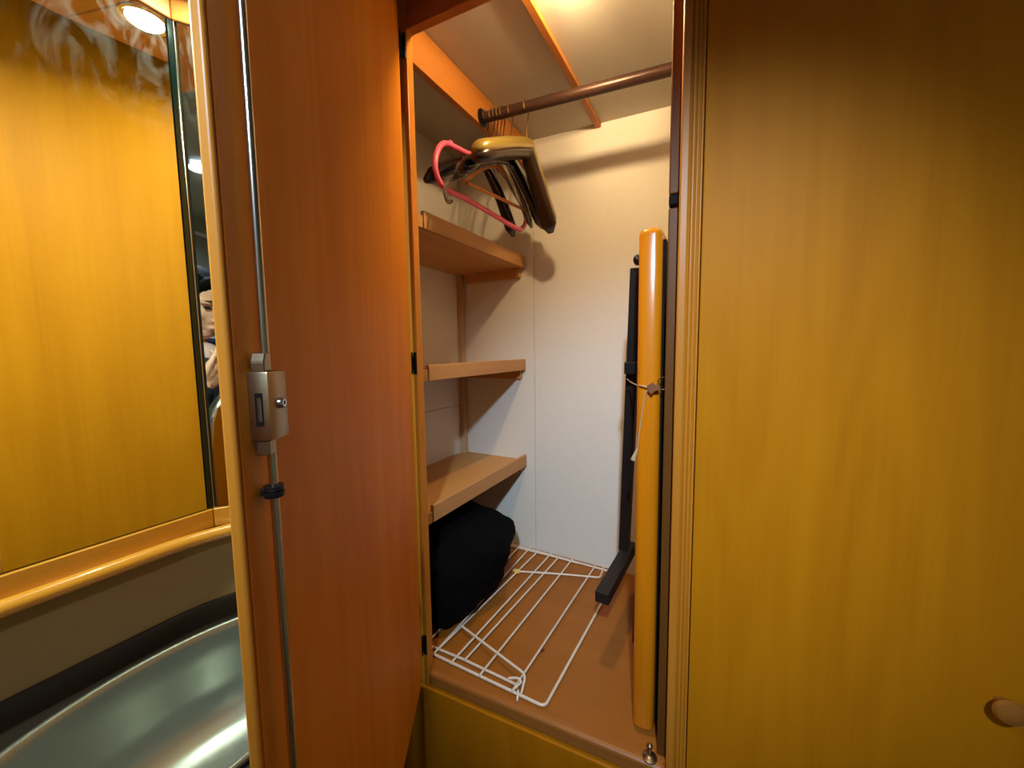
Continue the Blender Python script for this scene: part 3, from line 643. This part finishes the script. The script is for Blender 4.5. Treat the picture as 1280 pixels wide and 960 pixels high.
# trunk
limb(b, (PX, PY-.06, .92), (PX, PY-.055, 1.06), .125, .115); limb(b, (PX, PY-.055, 1.06), (PX, PY-.05, 1.22), .115, .12); limb(b, (PX-.10, PY-.05, 1.27), (PX+.10, PY-.05, 1.27), .07, .07)
sh_l = V((PX-.165, PY-.045, 1.275)); sh_r = V((PX+.165, PY-.045, 1.275))
el_l = V((PX-.235, PY+.03, 1.055)); wr_l = V((-.145, -.275, 1.222))
el_r = V((PX+.235, PY+.05, 1.055)); wr_r = V((.075, -.215, 1.190))
SL = [(sh_l, el_l, wr_l), (sh_r, el_r, wr_r)]
for s, e, q_ in SL: limb(b, s, e, .047, .038); limb(b, e, q_, .036, .024)
for s in (-1, 1):
    h_ = V((PX+s*.085, PY-.06, .88)); kn = V((PX+s*.095, PY-.04, .48)); an = V((PX+s*.10, PY-.065, .09))
    limb(b, h_, kn, .085, .052); limb(b, kn, an, .052, .036); limb(b, an-V((0, 0, .05)), an+V((0, .14, -.06)), .034, .026)
# hands: palm, four fingers of unequal length with two bends, thumb from the side of the palm
def hand(b, wr, d, up, side, curl, index_straight=False):
    d = V(d).normalized(); side = (V(side)-d*d.dot(V(side))).normalized(); nrm = d.cross(side)
    if nrm.dot(V(up)) < 0: nrm = -nrm
    for k in range(4): limb(b, wr+side*(k-1.5)*.010+d*.012, wr+side*(k-1.5)*.020+d*.068, .0122, .0098)
    for k, L_ in enumerate((.066, .074, .068, .052)):
        c = .25 if (index_straight and k == 0) else curl; p = wr+side*(k-1.5)*.0208+d*.072; dirn = d.copy(); r = .0080
        for j, f_ in enumerate((.45, .30, .25)):
            dirn = (dirn*math.cos(c)-nrm*math.sin(c)).normalized(); q_ = p+dirn*L_*f_; limb(b, p, q_, r, r*.93); p = q_; r *= .93
    p = wr-side*.024+d*.02; q1_ = p+(d*.6-side*.8-nrm*.2).normalized()*.036; q2_ = q1_+(d*.9-side*.25-nrm*.3).normalized()*.028
    limb(b, p, q1_, .0125, .0105); limb(b, q1_, q2_, .0105, .0085)
hand(b, wr_l, (.42, .25, .62), (-.3, .9, -.1), (.5, -.1, -.75), .75, True)
hand(b, wr_r, (-.70, .25, .40), (.3, .9, .1), (.1, .3, -.9), .6)
obj('body', remesh(b, .0045, 2), 'skin', PE, 'all')
# face details and hair
for s in (-1, 1):
    b = NB(); hb(b, (s*.030, .0785, .004), (.0135, .006, .0045)); obj('eye', b, 'eye_dark', PE, True)
    b = NB(); tube(b, [hp(s*.014, .091, .024), hp(s*.032, .089, .029), hp(s*.050, .074, .023)], [.0022, .003, .0018], 8); obj('eyebrow', b, 'hair', PE, True)
b = NB(); tube(b, [hp(-.021, .0935, -.0605), hp(0, .1000, -.0605), hp(.021, .0935, -.0605)], [.003, .0048, .003], 8, flat=.8); obj('lips', b, 'lip', PE, True)
b = NB(); hb(b, (0, -.024, .036), (.083, .096, .083), 32, 22); hb(b, (0, -.075, -.02), (.062, .045, .07), 24, 16); hb(b, (0, -.12, -.01), (.03, .03, .035))
for s in (-1, 1): limb(b, hp(s*.012, .062, .088), hp(s*.072, .022, .030), .016, .016); limb(b, hp(s*.074, .010, .03), hp(s*.070, -.04, -.04), .013, .018)
b = remesh(b, .005, 3)
for v in b.verts: v.co += v.normal*.002*noise.noise(V((v.co.x*90, v.co.y*30, v.co.z*30)))
obj('hair', b, 'hair', PE, 'all')
# jacket, collar, zip, shirt, trousers, shoes
b = NB()
limb(b, (PX, PY-.06, .86), (PX, PY-.055, 1.06), .150, .138); limb(b, (PX, PY-.055, 1.06), (PX, PY-.05, 1.22), .138, .142); limb(b, (PX-.10, PY-.05, 1.265), (PX+.10, PY-.05, 1.265), .092, .092)
for s, e, q_ in SL: limb(b, s, e, .066, .055); limb(b, e, q_-(q_-e).normalized()*.02, .054, .040)
b = remesh(b, .008, 4)
for v in b.verts: v.co += v.normal*.006*noise.noise(v.co*14)
JK = obj('jacket', b, 'navy', PE, 'all')
cc = V((PX, PY-.035, 1.345))
b = NB(); prof_pts = []
for i in range(21):
    a = math.radians(60+i*300/20+60); prof_pts.append(cc+V((.082*math.cos(a), .088*math.sin(a)+.004, 0)))
tube(b, prof_pts, [(.030, .009)]*21, 10, up=(0, .15, 1)); obj('collar', b, 'navy', JK, True)
b = NB(); tube(b, [p+V((0, .003, .030)) for p in prof_pts], .0022, 8); obj('collar_piping', b, 'white_trim', JK, True)
b = NB(); ball(b, (PX, PY+.004, 1.315), (.060, .062, .045)); obj('shirt', b, 'pale_shirt', PE, True)
b = NB(); tube(b, [(PX, PY+.092, .90), (PX, PY+.085, 1.06), (PX, PY+.094, 1.22), (PX, PY+.062, 1.32)], .0028, 8); obj('zip', b, 'chrome', JK, True)
b = NB(); limb(b, (PX-.06, PY-.06, .90), (PX+.06, PY-.06, .90), .125, .125)
for s in (-1, 1):
    h_ = V((PX+s*.085, PY-.06, .86)); kn = V((PX+s*.095, PY-.04, .48)); an = V((PX+s*.10, PY-.065, .10)); limb(b, h_, kn, .098, .068); limb(b, kn, an, .068, .056)
obj('trousers', remesh(b, .009, 4), 'jeans', PE, 'all')
for s in (-1, 1):
    an = V((PX+s*.10, PY-.065, .05)); b = NB(); limb(b, an+V((0, -.02, -.008)), an+V((0, .16, -.012)), .042, .038)
    b = remesh(b, .006, 4)
    for v in b.verts: v.co.z = max(v.co.z, .0)
    obj('shoe', b, 'shoe', PE, 'all')
